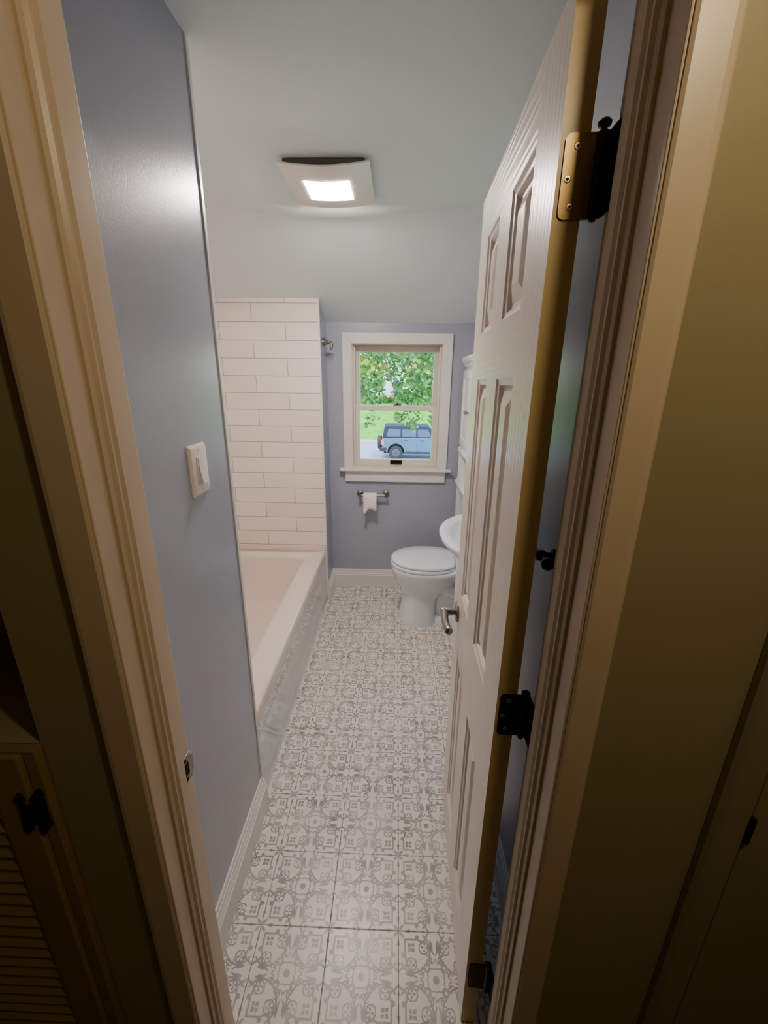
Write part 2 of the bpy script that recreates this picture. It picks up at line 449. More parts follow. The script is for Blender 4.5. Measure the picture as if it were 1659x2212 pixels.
# ---------------------------------------------------------------- the six-panel door
DX, DY, ANG = .1895, .610, math.radians(90 - 1.72)
DW, DT, DZ0, DZ1 = .610, .0345, .012, 1.966
door = empty('door_1', (DX, DY, 0), ANG); struct(door)
door['label'] = 'open white six panel bathroom door with brass hinges and a nickel lever'
DM = Matrix.Translation((DX, DY, 0)) @ Matrix.Rotation(ANG, 4, 'Z')
DMI = DM.inverted()
def dl(x, y, z): return DMI @ Vector((x, y, z))
def door_slab():
    b = MB()
    xs = [0, .118, .260, .368, .498, DW]
    zs = [DZ0, .145, .715, .930, 1.547, 1.652, 1.862, DZ1]
    panels = {(i, k) for i in (1, 3) for k in (1, 3, 5)}
    for side in (0, 1):
        y0 = 0.0 if side == 0 else -DT
        inn = -1 if side == 0 else 1
        cache = {}
        def V(x, d, z):
            key = (round(x, 5), round(d, 5), round(z, 5))
            if key not in cache: cache[key] = b.bm.verts.new((x, y0 + inn * d, z))
            return cache[key]
        for i in range(5):
            for k in range(7):
                x0, x1, z0, z1 = xs[i], xs[i + 1], zs[k], zs[k + 1]
                if (i, k) not in panels:
                    f = b.bm.faces.new([V(x0, 0, z0), V(x1, 0, z0), V(x1, 0, z1), V(x0, 0, z1)])
                    f.material_index = 1 if (k in (0, 2, 4, 6) and 0 < i < 4) else 0
                    continue
                prev = (0, 0)
                for ins, dep in ((.005, .0035), (.012, .0050), (.017, .0125), (.023, .0130), (.046, .0035), (.049, .0025)):
                    a, da = prev
                    A = [(x0 + a, z0 + a), (x1 - a, z0 + a), (x1 - a, z1 - a), (x0 + a, z1 - a)]
                    B = [(x0 + ins, z0 + ins), (x1 - ins, z0 + ins), (x1 - ins, z1 - ins), (x0 + ins, z1 - ins)]
                    for q in range(4):
                        r = (q + 1) % 4
                        f = b.bm.faces.new([V(A[q][0], da, A[q][1]), V(A[r][0], da, A[r][1]), V(B[r][0], dep, B[r][1]), V(B[q][0], dep, B[q][1])])
                        f.material_index = 1 if q in (0, 2) else 0
                    prev = (ins, dep)
                a, da = prev
                b.bm.faces.new([V(x0 + a, da, z0 + a), V(x1 - a, da, z0 + a), V(x1 - a, da, z1 - a), V(x0 + a, da, z1 - a)])
    # edges
    for x in (0, DW):
        for k in range(7):
            b.face([(x, 0, zs[k]), (x, 0, zs[k + 1]), (x, -DT, zs[k + 1]), (x, -DT, zs[k])], 2)
    for z in (DZ0, DZ1):
        for i in range(5):
            b.face([(xs[i], 0, z), (xs[i + 1], 0, z), (xs[i + 1], -DT, z), (xs[i], -DT, z)], 2)
    return b
door_slab().build('door_slab', [M['door_v'], M['door_h'], M['edge']], door)

def rounded_leaf(w0, w1, h, r, n=6):
    """rounded on the w0 side only, in (y,z), centred on z=0"""
    s = 1 if w1 > w0 else -1
    pts = []
    for k in range(n + 1):
        t = PI / 2 * k / n
        pts.append((w0 + s * (r - r * math.cos(t)), h / 2 - r + r * math.sin(t)))
    pts += [(w1, h / 2), (w1, -h / 2)]
    for k in range(n + 1):
        t = PI / 2 * (1 - k / n)
        pts.append((w0 + s * (r - r * math.cos(t)), -h / 2 + r - r * math.sin(t)))
    return pts
def hinge(zc, mat, smat, h=.089):
    leaf = MB().prism(rounded_leaf(-.0058, -.0425, h, .008), 'x', -.0022, .0004).build('hinge', mat, door, loc=(0, 0, zc))
    PX, PY = -.0045, -.0475
    b = MB()
    R = .0056
    cuts = [-.5, -.30, -.10, .10, .30, .5]
    for i in range(5):
        z0, z1 = cuts[i] * h + .0004, cuts[i + 1] * h - .0004
        b.lathe([(0, z0), (R, z0), (R, z1), (0, z1)], (PX, PY, 0), (0, 0, 1), 16)
    b.lathe([(.003, h / 2 - .002), (.003, h / 2 + .003), (.0072, h / 2 + .0045), (.0078, h / 2 + .008), (.005, h / 2 + .011), (0, h / 2 + .0118)], (PX, PY, 0), (0, 0, 1), 16)
    b.lathe([(0, -h / 2 - .004), (.004, -h / 2 - .003), (.0045, -h / 2), (0, -h / 2 + .001)], (PX, PY, 0), (0, 0, 1), 16)
    b.build('hinge_pin', M['bronze'], leaf, 40)
    # knuckle ears of the door leaf
    b = MB()
    for i in (1, 3):
        b.box(-.0022, .0004, -.0475, -.042, cuts[i] * h, cuts[i + 1] * h)
    b.build('hinge_ear', mat, leaf)
    # jamb leaf
    b = MB()
    c = [dl(XRJ, .555, 0), dl(XRJ, .606, 0), dl(XRJ - .0050, .606, 0), dl(XRJ - .0022, .600, 0), dl(XRJ - .0022, .555, 0)]
    b.rings([[(p.x, p.y, -h / 2) for p in c], [(p.x, p.y, h / 2) for p in c]])
    b.build('jamb_leaf', M['bronze'], leaf)
    for (yy, zz) in ((-.0205, .031), (-.0125, -.002), (-.0190, -.031)):
        s = MB().lathe([(0, 0), (.0043, 0), (.0036, .0008), (0, .001)], (-.0022, yy, zz), (-1, 0, 0), 16).build('screw', smat, leaf)
        b = MB()
        for q in (0, 1):
            w, t = (.0018, .00045) if q == 0 else (.00045, .0018)
            b.box(-.0037, -.0030, yy - w, yy + w, zz - t, zz + t)
        b.build('screw_recess_shade', M['dark'], leaf)  # dark cross patch painting the shade of the driver slots
hinge(1.778, M['brass'], M['screw'])
hinge(.967, M['bronze'], M['screw'])
hinge(.200, M['bronze'], M['bronze'])
MB().lathe([(0, 0), (.0028, 0), (.0028, .0004), (0, .0005)], (0, -.0225, 1.625), (-1, 0, 0), 16).build('plugged_hole', M['edge'], door)
def lever(side):
    s = 1 if side == 0 else -1
    y = 0 if side == 0 else -DT
    z = .846; x = .550
    h = MB().lathe([(0, 0), (.031, 0), (.031, .005), (.028, .008), (.013, .009), (.011, .012), (0, .012)], (x, y, z), (0, s, 0), 32).build('door_handle', M['nickel'], door, 40)
    L = .052 if side == 0 else .045
    MB().lathe([(0, .010), (.0105, .010), (.0105, L), (.009, L + .002), (0, L + .002)], (x, y, z), (0, s, 0), 24).build('handle_shaft', M['nickel'], h, 40)
    yy = y + s * (L - .009)
    MB().tube([(x, yy, z), (x - .02, yy, z - .002), (x - .05, yy + s * .001, z - .006), (x - .085, yy - s * .002, z - .005), (x - .108, yy - s * .006, z - .002), (x - .112, yy - s * .0065, z - .002)], [.0115, .0115, .011, .0112, .0118, .007], 16).build('handle_lever', M['nickel'], h, 60)
lever(0); lever(1)
MB().box(DW - .001, DW + .001, -.028, -.006, .818, .875, .0005).build('latch_plate', M['nickel'], door)

# ---------------------------------------------------------------- window
win = empty('window_1', (0, YB, WZ0)); struct(win)
win['label'] = 'double hung window with white casing on the end wall'
def P(mb, name, mat, parent, **k): return mb.build(name, mat, parent, loc=(0, -YB, -WZ0) if parent is win else None, **k)
cz1 = 1.842
# casing: three boards mitred at the top
b = MB()
xo0, xo1 = -.368, .362; xi0, xi1 = -.306, .298; zi = 1.776; zb = WZ0
T0, T1 = YB - .018, YB - .0005
def cas_board(poly):
    b = MB(); b.prism(poly, 'y', T0, T1); return b
P(cas_board([(xo0, zb), (xi0, zb), (xi0, zi), (xo0, cz1)]), 'casing', M['trim'], win, bevel=.0025)
P(cas_board([(xi1, zb), (xo1, zb), (xo1, cz1), (xi1, zi)]), 'casing', M['trim'], win, bevel=.0025)
P(cas_board([(xo0, cz1), (xi0, zi), (xi1, zi), (xo1, cz1)]), 'casing', M['trim'], win, bevel=.0025)
P(MB().box(-.400, .392, YB - .048, YB + .055, .925, WZ0, .006, 3), 'stool', M['trim'], win)
P(MB().box(-.362, .356, YB - .020, YB - .0005, .846, .925, .004), 'apron', M['trim'], win)
# jamb lining with two sash tracks
b = slab_with_holes([WXL, xi0 + .004, xi1 - .004, WXR], [WZ0, WZ0 + .006, 1.770, WZ1], [(1, 1)], lambda u, v, w: (u, w, v), YB + .0005, 3.06)
P(b, 'jamb', M['sash'], win)
def sash(name, x0, x1, z0, z1, y0, y1, st, top, bot):
    s = slab_with_holes([x0, x0 + st, x1 - st, x1], [z0, z0 + bot, z1 - top, z1], [(1, 1)], lambda u, v, w: (u, w, v), y0, y1)
    s = P(s, name, M['sash'], win, bevel=.002)
    g = MB().box(x0 + st - .003, x1 - st + .003, (y0 + y1) / 2 - .001, (y0 + y1) / 2 + .001, z0 + bot - .003, z1 - top + .003)
    g.build('pane', M['glass'], s)
    return s
us = sash('upper_sash', -.299, .291, 1.345, 1.769, YB + .088, YB + .118, .040, .038, .034)
ls = sash('lower_sash', -.300, .292, .952, 1.381, YB + .050, YB + .082, .039, .036, .046)
for x0, x1 in ((-.3015, -.288), (.280, .2935)):
    P(MB().box(x0, x1, YB + .030, YB + .047, WZ0 + .006, 1.769, .002), 'inner_stop', M['sash'], win)
b = MB(); b.box(-.040, .045, YB + .0475, YB + .051, .962, .992, .001); b.box(-.032, .037, YB + .040, YB + .048, .966, .972, .001)
b.build('sash_lift', M['bronze'], ls)
MB().box(-.026, .031, YB + .0470, YB + .0480, .975, .985, .001).build('lift_recess_shade', M['dark'], ls)  # flat dark patch painting the shade inside the lift
b = MB(); b.box(-.022, .032, YB + .054, YB + .078, 1.381, 1.387, .001); b.lathe([(0, 0), (.007, 0), (.007, .009), (0, .010)], (.005, YB + .064, 1.387), (0, 0, 1), 12); b.box(-.005, .030, YB + .055, YB + .063, 1.389, 1.395, .001)
b.build('sash_lock', M['bronze'], ls)

# ---------------------------------------------------------------- bathtub
tub = empty('bathtub', (-.86, 1.92, 0))
tag(tub, 'white alcove bathtub with a glossy apron below the tiled wall', 'bathtub')
def tubloc(mb, name, mat, **k): return mb.build(name, mat, tub, loc=(.86, -1.92, 0), **k)
TX0, TX1, TY0, TY1, RZ = -1.238, -.483, 1.163, YT - .002, .398
def rrect(x0, x1, y0, y1, r, z, n=7):
    pts = []
    for cx, cy, a0 in ((x1 - r, y1 - r, 0), (x0 + r, y1 - r, PI / 2), (x0 + r, y0 + r, PI), (x1 - r, y0 + r, 1.5 * PI)):
        for k in range(n + 1):
            t = a0 + PI / 2 * k / n
            pts.append((cx + r * math.cos(t), cy + r * math.sin(t), z))
    return pts
b = MB()
b.rings([rrect(TX0, TX1, TY0, TY1, .004, .345), rrect(TX0, TX1, TY0, TY1, .006, RZ - .012), rrect(TX0 + .002, TX1 - .003, TY0 + .002, TY1 - .002, .008, RZ - .004),
         rrect(TX0 + .010, TX1 - .010, TY0 + .010, TY1 - .004, .010, RZ),
         rrect(-1.165, -.600, 1.250, 2.598, .075, RZ), rrect(-1.158, -.608, 1.258, 2.590, .075, RZ - .006), rrect(-1.150, -.616, 1.268, 2.578, .08, RZ - .03),
         rrect(-1.135, -.632, 1.30, 2.548, .06, .24), rrect(-1.118, -.650, 1.335, 2.490, .06, .110), rrect(-1.112, -.660, 1.345, 2.470, .06, .088), rrect(-1.09, -.685, 1.37, 2.435, .06, .078), rrect(-1.00, -.78, 1.5, 2.28, .05, .074)], cap0=False)
tubloc(b, 'basin', M['acryl'], smooth=60)
# apron: flat skirt, set-in lower panel and a toe roll
b = MB()
pr = [(-.487, RZ - .016), (-.484, RZ - .03), (-.4835, .33), (-.4865, .322), (-.4865, .095), (-.4825, .082), (-.4795, .060), (-.4785, .0), (-.53, .0), (-.53, RZ - .016)]
b.rings([[(x, y, z) for x, z in pr] for y in (TY0, TY1)])
tubloc(b, 'apron', M['apron'], smooth=25)
b = MB().box(TX0, TX1, TY1 - .010, TY1, RZ - .002, .433, .004)
tubloc(b, 'tile_flange', M['acryl'])

# ---------------------------------------------------------------- toilet (axis along -X, front to the left)
TCY = 2.515
toi = empty('toilet', (.28, TCY, 0))
tag(toi, 'white two piece toilet with closed lid beside the end wall', 'toilet')
def tl(mb, name, mat, **k): return mb.build(name, mat, toi, loc=(-.28, -TCY, 0), **k)
def egg(xf, xb, hw, z, n=48, pb=3.2, split=.46):
    """egg outline: elliptical front (at xf), squarer back (xb)"""
    xm = xf + (xb - xf) * split
    pts = []
    for k in range(n):
        t = 2 * PI * k / n
        cx, sy = math.cos(t), math.sin(t)
        if cx < 0:
            pts.append((xm + (xm - xf) * cx, TCY + hw * sy, z))
        else:
            e = 2 / pb
            pts.append((xm + (xb - xm) * abs(cx) ** e, TCY + hw * (1 if sy > 0 else -1) * abs(sy) ** e, z))
    return pts
b = MB()
b.rings([egg(.040, .290, .150, 0), egg(.041, .290, .150, .012), egg(.047, .288, .146, .06), egg(.058, .288, .138, .14), egg(.060, .295, .136, .185), egg(.050, .33, .140, .225),
         egg(.028, .38, .150, .262), egg(.000, .42, .170, .305), egg(-.012, .43, .184, .345), egg(-.017, .44, .190, .372), egg(-.018, .44, .191, .394), egg(-.012, .435, .186, .399)])
tl(b, 'bowl', M['ceramic'], smooth=60)
b = MB()
b.rings([egg(.24, .60, .135, 0, split=.3), egg(.24, .60, .135, .045, split=.3), egg(.25, .595, .128, .062, split=.3), egg(.26, .59, .07, .070, split=.3)])
tl(b, 'foot', M['ceramic'], smooth=50)
b = MB()
b.rings([egg(.22, .58, .105, .03), egg(.23, .60, .105, .20), egg(.26, .62, .115, .31), egg(.30, .63, .14, .395)])
tl(b, 'pedestal_back', M['ceramic'], smooth=60)
b = MB()
b.tube([(.27, TCY - .075, .315), (.34, TCY - .088, .265), (.41, TCY - .095, .235), (.48, TCY - .090, .265), (.52, TCY - .075, .35)], [.05, .05, .048, .046, .042], 14)
tl(b, 'trapway', M['ceramic'], smooth=60)
b = MB(); b.rings([egg(-.021, .40, .192, .402, split=.5), egg(-.022, .40, .193, .408, split=.5), egg(-.020, .40, .191, .418, split=.5), egg(-.016, .396, .187, .421, split=.5)])
tl(b, 'seat', M['seat'], smooth=50)
b = MB(); b.rings([egg(-.015, .398, .187, .4235, split=.5), egg(-.018, .398, .190, .428, split=.5), egg(-.017, .397, .189, .437, split=.5), egg(-.008, .39, .18, .443, split=.5), egg(.06, .34, .10, .448, split=.5), egg(.16, .24, .02, .449, split=.5)])
tl(b, 'lid', M['seat'], smooth=50)
for s in (-1, 1):
    tl(MB().lathe([(0, 0), (.016, 0), (.016, .030), (.012, .036), (0, .036)], (.412, TCY + s * .075, .399), (0, 0, 1), 16), 'seat_hinge', M['seat'], smooth=40)
tl(MB().box(.455, .640, TCY - .215, TCY + .215, .396, .735, .022, 3), 'tank', M['ceramic'], smooth=40)
tl(MB().box(.445, .646, TCY - .224, TCY + .224, .736, .768, .010, 3), 'tank_lid', M['ceramic'], smooth=40)
b = MB(); b.lathe([(0, 0), (.012, 0), (.012, .01), (0, .012)], (.455, TCY + .16, .675), (-1, 0, 0), 16); b.tube([(.440, TCY + .16, .675), (.438, TCY + .12, .672), (.440, TCY + .09, .665)], .006, 10)
tl(b, 'flush_lever', M['nickel'], smooth=40)

# ---------------------------------------------------------------- over-toilet cabinet
et = empty('over_toilet_cabinet', (.54, 2.53, 0))
tag(et, 'tall white over the toilet cabinet with crown moulding and small door knobs', 'cabinet')
def el(mb, name, mat=None, **k): return mb.build(name, mat or M['cab'], et, loc=(-.54, -2.53, 0), **k)
EX, EY0, EY1 = .432, 2.262, 2.862
for y0, y1 in ((EY0, EY0 + .018), (EY1 - .018, EY1)):
    el(MB().box(EX + .004, XR - .012, y0, y1, .0, 1.115, .002), 'side_panel')
body = el(MB().box(EX + .018, XR - .012, EY0, EY1, 1.115, 1.640, .002), 'upper_case')
el(MB().prism([(EX + .010, 1.634), (EX + .004, 1.650), (EX - .006, 1.662), (EX - .012, 1.678), (EX - .012, 1.692), (XR - .012, 1.692), (XR - .012, 1.634)], 'y', EY0 - .014, EY1 + .010), 'crown_moulding')
el(MB().prism([(EX + .010, 1.128), (EX + .002, 1.112), (EX - .006, 1.102), (EX - .006, 1.090), (XR - .012, 1.090), (XR - .012, 1.128)], 'y', EY0 - .008, EY1 + .006), 'base_moulding')
ym = (EY0 + EY1) / 2
for y0, y1, ky in ((EY0 + .006, ym - .0015, ym - .022), (ym + .0015, EY1 - .006, ym + .022)):
    d = slab_with_holes([y0, y0 + .05, y1 - .05, y1], [1.135, 1.185, 1.56, 1.612], [(1, 1)], lambda u, v, w: (w, u, v), EX, EX + .0175)
    d = el(d, 'cabinet_door', bevel=.002)
    MB().box(EX + .008, EX + .013, y0 + .048, y1 - .048, 1.183, 1.562).build('door_panel', M['cab'], d)
    MB().lathe([(0, 0), (.004, 0), (.004, .012), (.010, .016), (.011, .022), (.007, .027), (0, .028)], (EX, ky, 1.365), (-1, 0, 0), 16).build('knob', M['nickel'], d, 40)
el(MB().prism([(EX + .012, .905), (EX - .002, .893), (EX - .012, .880), (EX - .012, .868), (EX + .002, .850), (EX + .008, .815), (XR - .012, .815), (XR - .012, .905)], 'y', EY0 - .010, EY1 + .004), 'lower_shelf')
el(MB().box(XR - .016, XR - .008, EY0 + .018, EY1 - .018, .905, 1.09), 'back_panel')

# ---------------------------------------------------------------- vanity with belly basin
van = empty('vanity', (.50, 1.85, 0))
tag(van, 'small white vanity with a rounded belly sink partly behind the open door', 'vanity')
def vl(mb, name, mat=None, **k): return mb.build(name, mat or M['cab'], van, loc=(-.50, -1.85, 0), **k)
VX, VY0, VY1 = .350, 1.56, 2.115
b = MB(); b.box(VX + .016, XR - .004, VY0, VY1, .07, .700, .002)
case = vl(b, 'case')
vl(MB().box(VX + .05, XR - .02, VY0 + .02, VY1 - .02, .0, .07), 'plinth')
vl(MB().prism([(VX + .002, 0), (VX + .04, 0), (VX + .04, .07), (VX - .002, .07)], 'y', VY1 - .045, VY1), 'foot')
vl(MB().prism([(VX + .002, 0), (VX + .04, 0), (VX + .04, .07), (VX - .002, .07)], 'y', VY0, VY0 + .045), 'foot')
vm = (VY0 + VY1) / 2
for y0, y1, ky in ((VY0 + .004, vm - .0015, vm - .025), (vm + .0015, VY1 - .004, vm + .025)):
    d = slab_with_holes([y0, y0 + .045, y1 - .045, y1], [.085, .135, .56, .61], [(1, 1)], lambda u, v, w: (w, u, v), VX - .002, VX + .0155)
    d = vl(d, 'cabinet_door', bevel=.002)
    MB().box(VX + .005, VX + .011, y0 + .043, y1 - .043, .133, .562).build('door_panel', M['cab'], d)
    MB().lathe([(0, 0), (.004, 0), (.004, .012), (.010, .016), (.011, .022), (0, .027)], (VX - .002, ky, .50), (-1, 0, 0), 16).build('knob', M['nickel'], d, 40)
# basin: flat back deck, bulging front
BC, BCY = .46, 1.875
def deck(z, ax, ay, grow=0, n=64):
    pts = []
    for k in range(n):
        t = 2 * PI * k / n
        c, s = math.cos(t), math.sin(t)
        if c >= 0:
            x = BC + (XR - .004 - BC) * abs(c) ** .25; y = BCY + ay * (1 if s > 0 else -1) * abs(s) ** .25
        else:
            # back corners straight, then S-curve into the belly
            y = BCY + ay * (1 if s > 0 else -1) * abs(s) ** .62
            q = (y - BCY) / ay
            x = BC - ax * ((1 - abs(q) ** 2.3) * .76 + .24 * math.sqrt(max(0, 1 - abs(q) ** 6)))
        pts.append((x, y, z))
    return pts
def bowl_ring(z, ax, ay, dx=0, n=64):
    return [(.425 + dx + ax * math.cos(2 * PI * k / n), BCY + ay * math.sin(2 * PI * k / n), z) for k in range(n)]
b = MB()
b.rings([deck(.700, .085, .25), deck(.722, .125, .275), deck(.765, .180, .315), deck(.800, .215, .345), deck(.825, .238, .358), deck(.838, .242, .360), deck(.844, .238, .358),
         deck(.845, .228, .350), bowl_ring(.843, .158, .262), bowl_ring(.836, .150, .254), bowl_ring(.80, .135, .235), bowl_ring(.755, .105, .19), bowl_ring(.728, .06, .11), bowl_ring(.722, .02, .02)])
vl(b, 'sink_basin', M['ceramic'], smooth=50)

# ---------------------------------------------------------------- ceiling fan light
fan = empty('ceiling_fan_light', (-.27, 1.845, CZ))
tag(fan, 'square white ceiling exhaust fan with a bowed cover and a lit panel', 'ceiling light')
MB().box(-.135, .145, -.165, .140, -.018, 0, .004).build('housing', M['gap'], fan)  # housing coloured grey to paint in the shade above the cover
b = MB(); nx = 24; hx, hy = .165, .188
def bow(x): return -.034 + .014 * (x / hx) ** 2
LX0, LX1, LY0, LY1 = -.082, .083, -.072, .086
top = []; bot = []
xs = sorted(set([-.150 + (hx + .150) * k / nx for k in range(nx + 1)] + [LX0, LX1])); ysv = [-hy, LY0, LY1, .160]
VV = {}
def fv(i, j, k):
    if (i, j, k) not in VV:
        x = xs[i]; VV[(i, j, k)] = b.bm.verts.new((x, ysv[j], bow(x) + (.005 if k else 0)))
    return VV[(i, j, k)]
cells = [(i, j) for i in range(len(xs) - 1) for j in range(3) if not (j == 1 and xs[i] >= LX0 - 1e-6 and xs[i + 1] <= LX1 + 1e-6)]
cs = set(cells)
for i, j in cells:
    for k in (0, 1): b.bm.faces.new([fv(i, j, k), fv(i + 1, j, k), fv(i + 1, j + 1, k), fv(i, j + 1, k)])
    for (n_, (p_, q_)) in (((i - 1, j), ((i, j), (i, j + 1))), ((i + 1, j), ((i + 1, j), (i + 1, j + 1))), ((i, j - 1), ((i, j), (i + 1, j))), ((i, j + 1), ((i, j + 1), (i + 1, j + 1)))):
        if n_ not in cs: b.bm.faces.new([fv(*p_, 0), fv(*q_, 0), fv(*q_, 1), fv(*p_, 1)])
b.build('cover', M['plastic'], fan, 30)
b = MB()
g = [[(x, y, bow(x) - .001) for y in (LY0, LY1)] for x in [LX0 + (LX1 - LX0) * k / 10 for k in range(11)]]
b.rings([[p[0], p[1], (p[1][0], p[1][1], p[1][2] + .006), (p[0][0], p[0][1], p[0][2] + .006)] for p in g])
b.build('light_panel', M['led'], fan)

# ---------------------------------------------------------------- light switch on the left wall
sw = empty('light_switch', (WX, .969, 1.331))
tag(sw, 'white rocker light switch plate on the grey blue wall left of the doorway', 'light switch')
b = MB()
def plate_ring(w, h, d): return [(d, y, z) for y, z, _ in rrect(-w, w, -h, h, .005, 0, 4)]
b.rings([plate_ring(.044, .0615, 0), plate_ring(.0435, .061, .003), plate_ring(.038, .0555, .0075), plate_ring(.037, .0545, .0078)])
b.build('plate', M['plastic'], sw, 35)
MB().box(.0070, .0092, -.0175, .0175, -.034, .034, .001).build('switch_frame', M['plastic'], sw)
b = MB()
b.prism([(.008, -.0325), (.0165, -.0315), (.0120, .0), (.0100, .0315), (.008, .0325)], 'y', -.0155, .0155) if False else b.rings([[(x, y, z) for x, z in ((.008, -.032), (.0175, -.031), (.0120, .000), (.0100, .031), (.008, .032))] for y in (-.0115, .0135)])
b.build('rocker', M['plastic'], sw, bevel=.0007)
for s in (-1, 1):
    MB().lathe([(0, 0), (.003, 0), (.0026, .0009), (0, .001)], (.0078, 0, s * .0475), (1, 0, 0), 14).build('screw', M['plastic'], sw)

# ---------------------------------------------------------------- toilet paper
ty = YB - .052; tz = .752
tph = empty('toilet_paper_holder', (-.165, YB, tz))
tag(tph, 'brushed nickel toilet paper holder with two round posts under the window', 'toilet paper holder')
def hl(mb, name, mat, **k): return mb.build(name, mat, tph, loc=(.165, -YB, -tz), **k)
for x in (-.255, -.066):
    b = MB().lathe([(0, 0), (.025, 0), (.025, .004), (.021, .009), (.010, .013), (.008, .020), (.008, .045), (.011, .050), (.011, .060), (.007, .066), (0, .067)], (x, YB, tz), (0, -1, 0), 24)
    hl(b, 'post', M['nickel'], smooth=40)
hl(MB().tube([(-.255, ty, tz), (-.160, ty, tz), (-.066, ty, tz)], .0075, 14), 'bar', M['nickel'], smooth=40)
tpr = empty('toilet_paper_roll', (-.180, ty, tz - .010))
tag(tpr, 'white toilet paper roll with a torn hanging sheet on the holder', 'toilet paper')
b = MB()
n = 32
def circ(x, r): return [(x, r * math.cos(2 * PI * k / n), r * math.sin(2 * PI * k / n)) for k in range(n)]
b.rings([circ(-.048, .0185), circ(-.048, .030), circ(.048, .030), circ(.048, .0185), circ(-.048, .0185)], cap0=False, cap1=False)
b.build('roll', M['paper'], tpr, 40)
# hanging sheet with a torn edge
b = MB(); cols = 14; zz = []
tear = [-.134, -.128, -.118, -.107, -.096, -.089, -.085, -.084, -.088, -.090, -.089, -.093, -.098, -.101, -.100]
top = [(-.0005 - .0307 * math.cos(t), .0307 * math.sin(t)) for t in (1.4, 1.0, .6, .2, 0)]
rows = []
for i in range(cols + 1):
    x = -.048 + .096 * i / cols
    col = [(x, yy, z_) for yy, z_ in top]
    for q in (.25, .5, .75, 1):
        col.append((x, -.0315 - .004 * math.sin(q * 2.2 + x * 30), tear[i] * q))
    rows.append(col)
for a_, b_ in zip(rows[:-1], rows[1:]):
    for k in range(len(a_) - 1): b.face([a_[k], b_[k], b_[k + 1], a_[k + 1]])
o = b.build('hanging_sheet', M['paper'], tpr, 60)
md = o.modifiers.new('thickness', 'SOLIDIFY'); md.thickness = .0006

# ---------------------------------------------------------------- robe hook on the wing wall
rh = empty('robe_hook', (-.474, 2.80, 1.772))
tag(rh, 'brushed nickel robe hook on the side of the tub wall left of the window', 'hook')
MB().lathe([(0, 0), (.026, 0), (.026, .004), (.018, .016), (.010, .034), (.008, .044), (.010, .050), (0, .052)], (0, 0, 0), (1, 0, 0), 24).build('base', M['nickel'], rh, 40)
pts = [(.050 , .0 + .004 * math.sin(t), -.004 - .020 + .020 * math.cos(t)) for t in [0]]
ring = []
for k in range(25):
    t = 2 * PI * k / 24
    ring.append((.054 + .006 * math.sin(t) , .013 * math.sin(t), -.020 + .024 * math.cos(t)))
MB().tube(ring, .003, 8, cap=False).build('loop', M['nickel'], rh, 60)

# ---------------------------------------------------------------- black towel bar behind the door
tb = empty('towel_bar', (.362, .915, 1.15))
tag(tb, 'black metal towel bar on the wall seen through the gap behind the door', 'towel bar')
by = -.030
MB().tube([(by, -.080, .018), (by, .0, .018), (by, .42, .018)], .0055, 12).build('bar', M['black'], tb, 40)
for y in (-.043, .40):
    MB().lathe([(0, 0), (.016, 0), (.016, .004), (.007, .007), (.007, .018), (.0115, .021), (.0135, .030), (.0115, .039), (0, .043)], (0, y, .018), (-1, 0, 0), 20).build('post', M['black'], tb, 40)
MB().lathe([(0, -.002), (.008, .0), (.0135, .007), (.0145, .012), (.0135, .018), (.009, .024), (0, .026)], (by, -.076, .017), (0, -1, 0), 20).build('end_cap', M['black'], tb, 40)

# ---------------------------------------------------------------- hall: louvered cupboard door (left)
HF = JY0 - .001
ld = empty('louvered_door', (-.74, HF, 0))
tag(ld, 'low louvered cupboard door with a black iron hinge in the dark hall', 'cupboard door')
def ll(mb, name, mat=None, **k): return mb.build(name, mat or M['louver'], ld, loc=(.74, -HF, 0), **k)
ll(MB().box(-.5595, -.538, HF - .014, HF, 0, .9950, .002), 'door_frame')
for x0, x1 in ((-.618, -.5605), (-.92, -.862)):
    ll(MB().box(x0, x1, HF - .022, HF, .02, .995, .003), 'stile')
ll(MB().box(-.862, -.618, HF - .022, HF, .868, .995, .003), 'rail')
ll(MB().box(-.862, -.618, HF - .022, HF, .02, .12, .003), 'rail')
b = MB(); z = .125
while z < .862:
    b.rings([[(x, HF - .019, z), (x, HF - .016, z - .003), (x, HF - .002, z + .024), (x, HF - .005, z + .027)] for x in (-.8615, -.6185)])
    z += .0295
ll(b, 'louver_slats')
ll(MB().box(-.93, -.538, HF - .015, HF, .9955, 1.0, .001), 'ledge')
# H hinge with pointed tips
hz = .884; hyf = HF - .0225
def strap(x0, x1):
    m = (x0 + x1) / 2; w = (x1 - x0) / 2
    up = [(-w * .75, .024), (-w * 1.25, .031), (-w * .3, .041), (w * .3, .041), (w * 1.25, .031), (w * .75, .024)]
    return [(m + a, hz + c) for a, c in up] + [(m - a, hz - c) for a, c in up]
def hplate(x0, x1, xi0, xi1, name):
    b = MB(); y0 = hyf - .0015 if name != 'frame_plate' else hyf - .0010
    b.prism(strap(x0, x1), 'y', y0 - .002, hyf + (.0005 if name != 'frame_plate' else .0085))
    b.box(xi0, xi1, y0 - .002, hyf, hz - .018, hz + .018)
    return ll(b, name, M['black'])
hp = hplate(-.581, -.568, -.575, -.5602, 'hinge_plate')
hplate(-.556, -.543, -.5600, -.548, 'frame_plate')
ll(MB().lathe([(0, -.018), (.003, -.018), (.003, .018), (0, .018)], (-.5601, hyf - .004, hz), (0, 0, 1), 12), 'hinge_pin', M['black'])
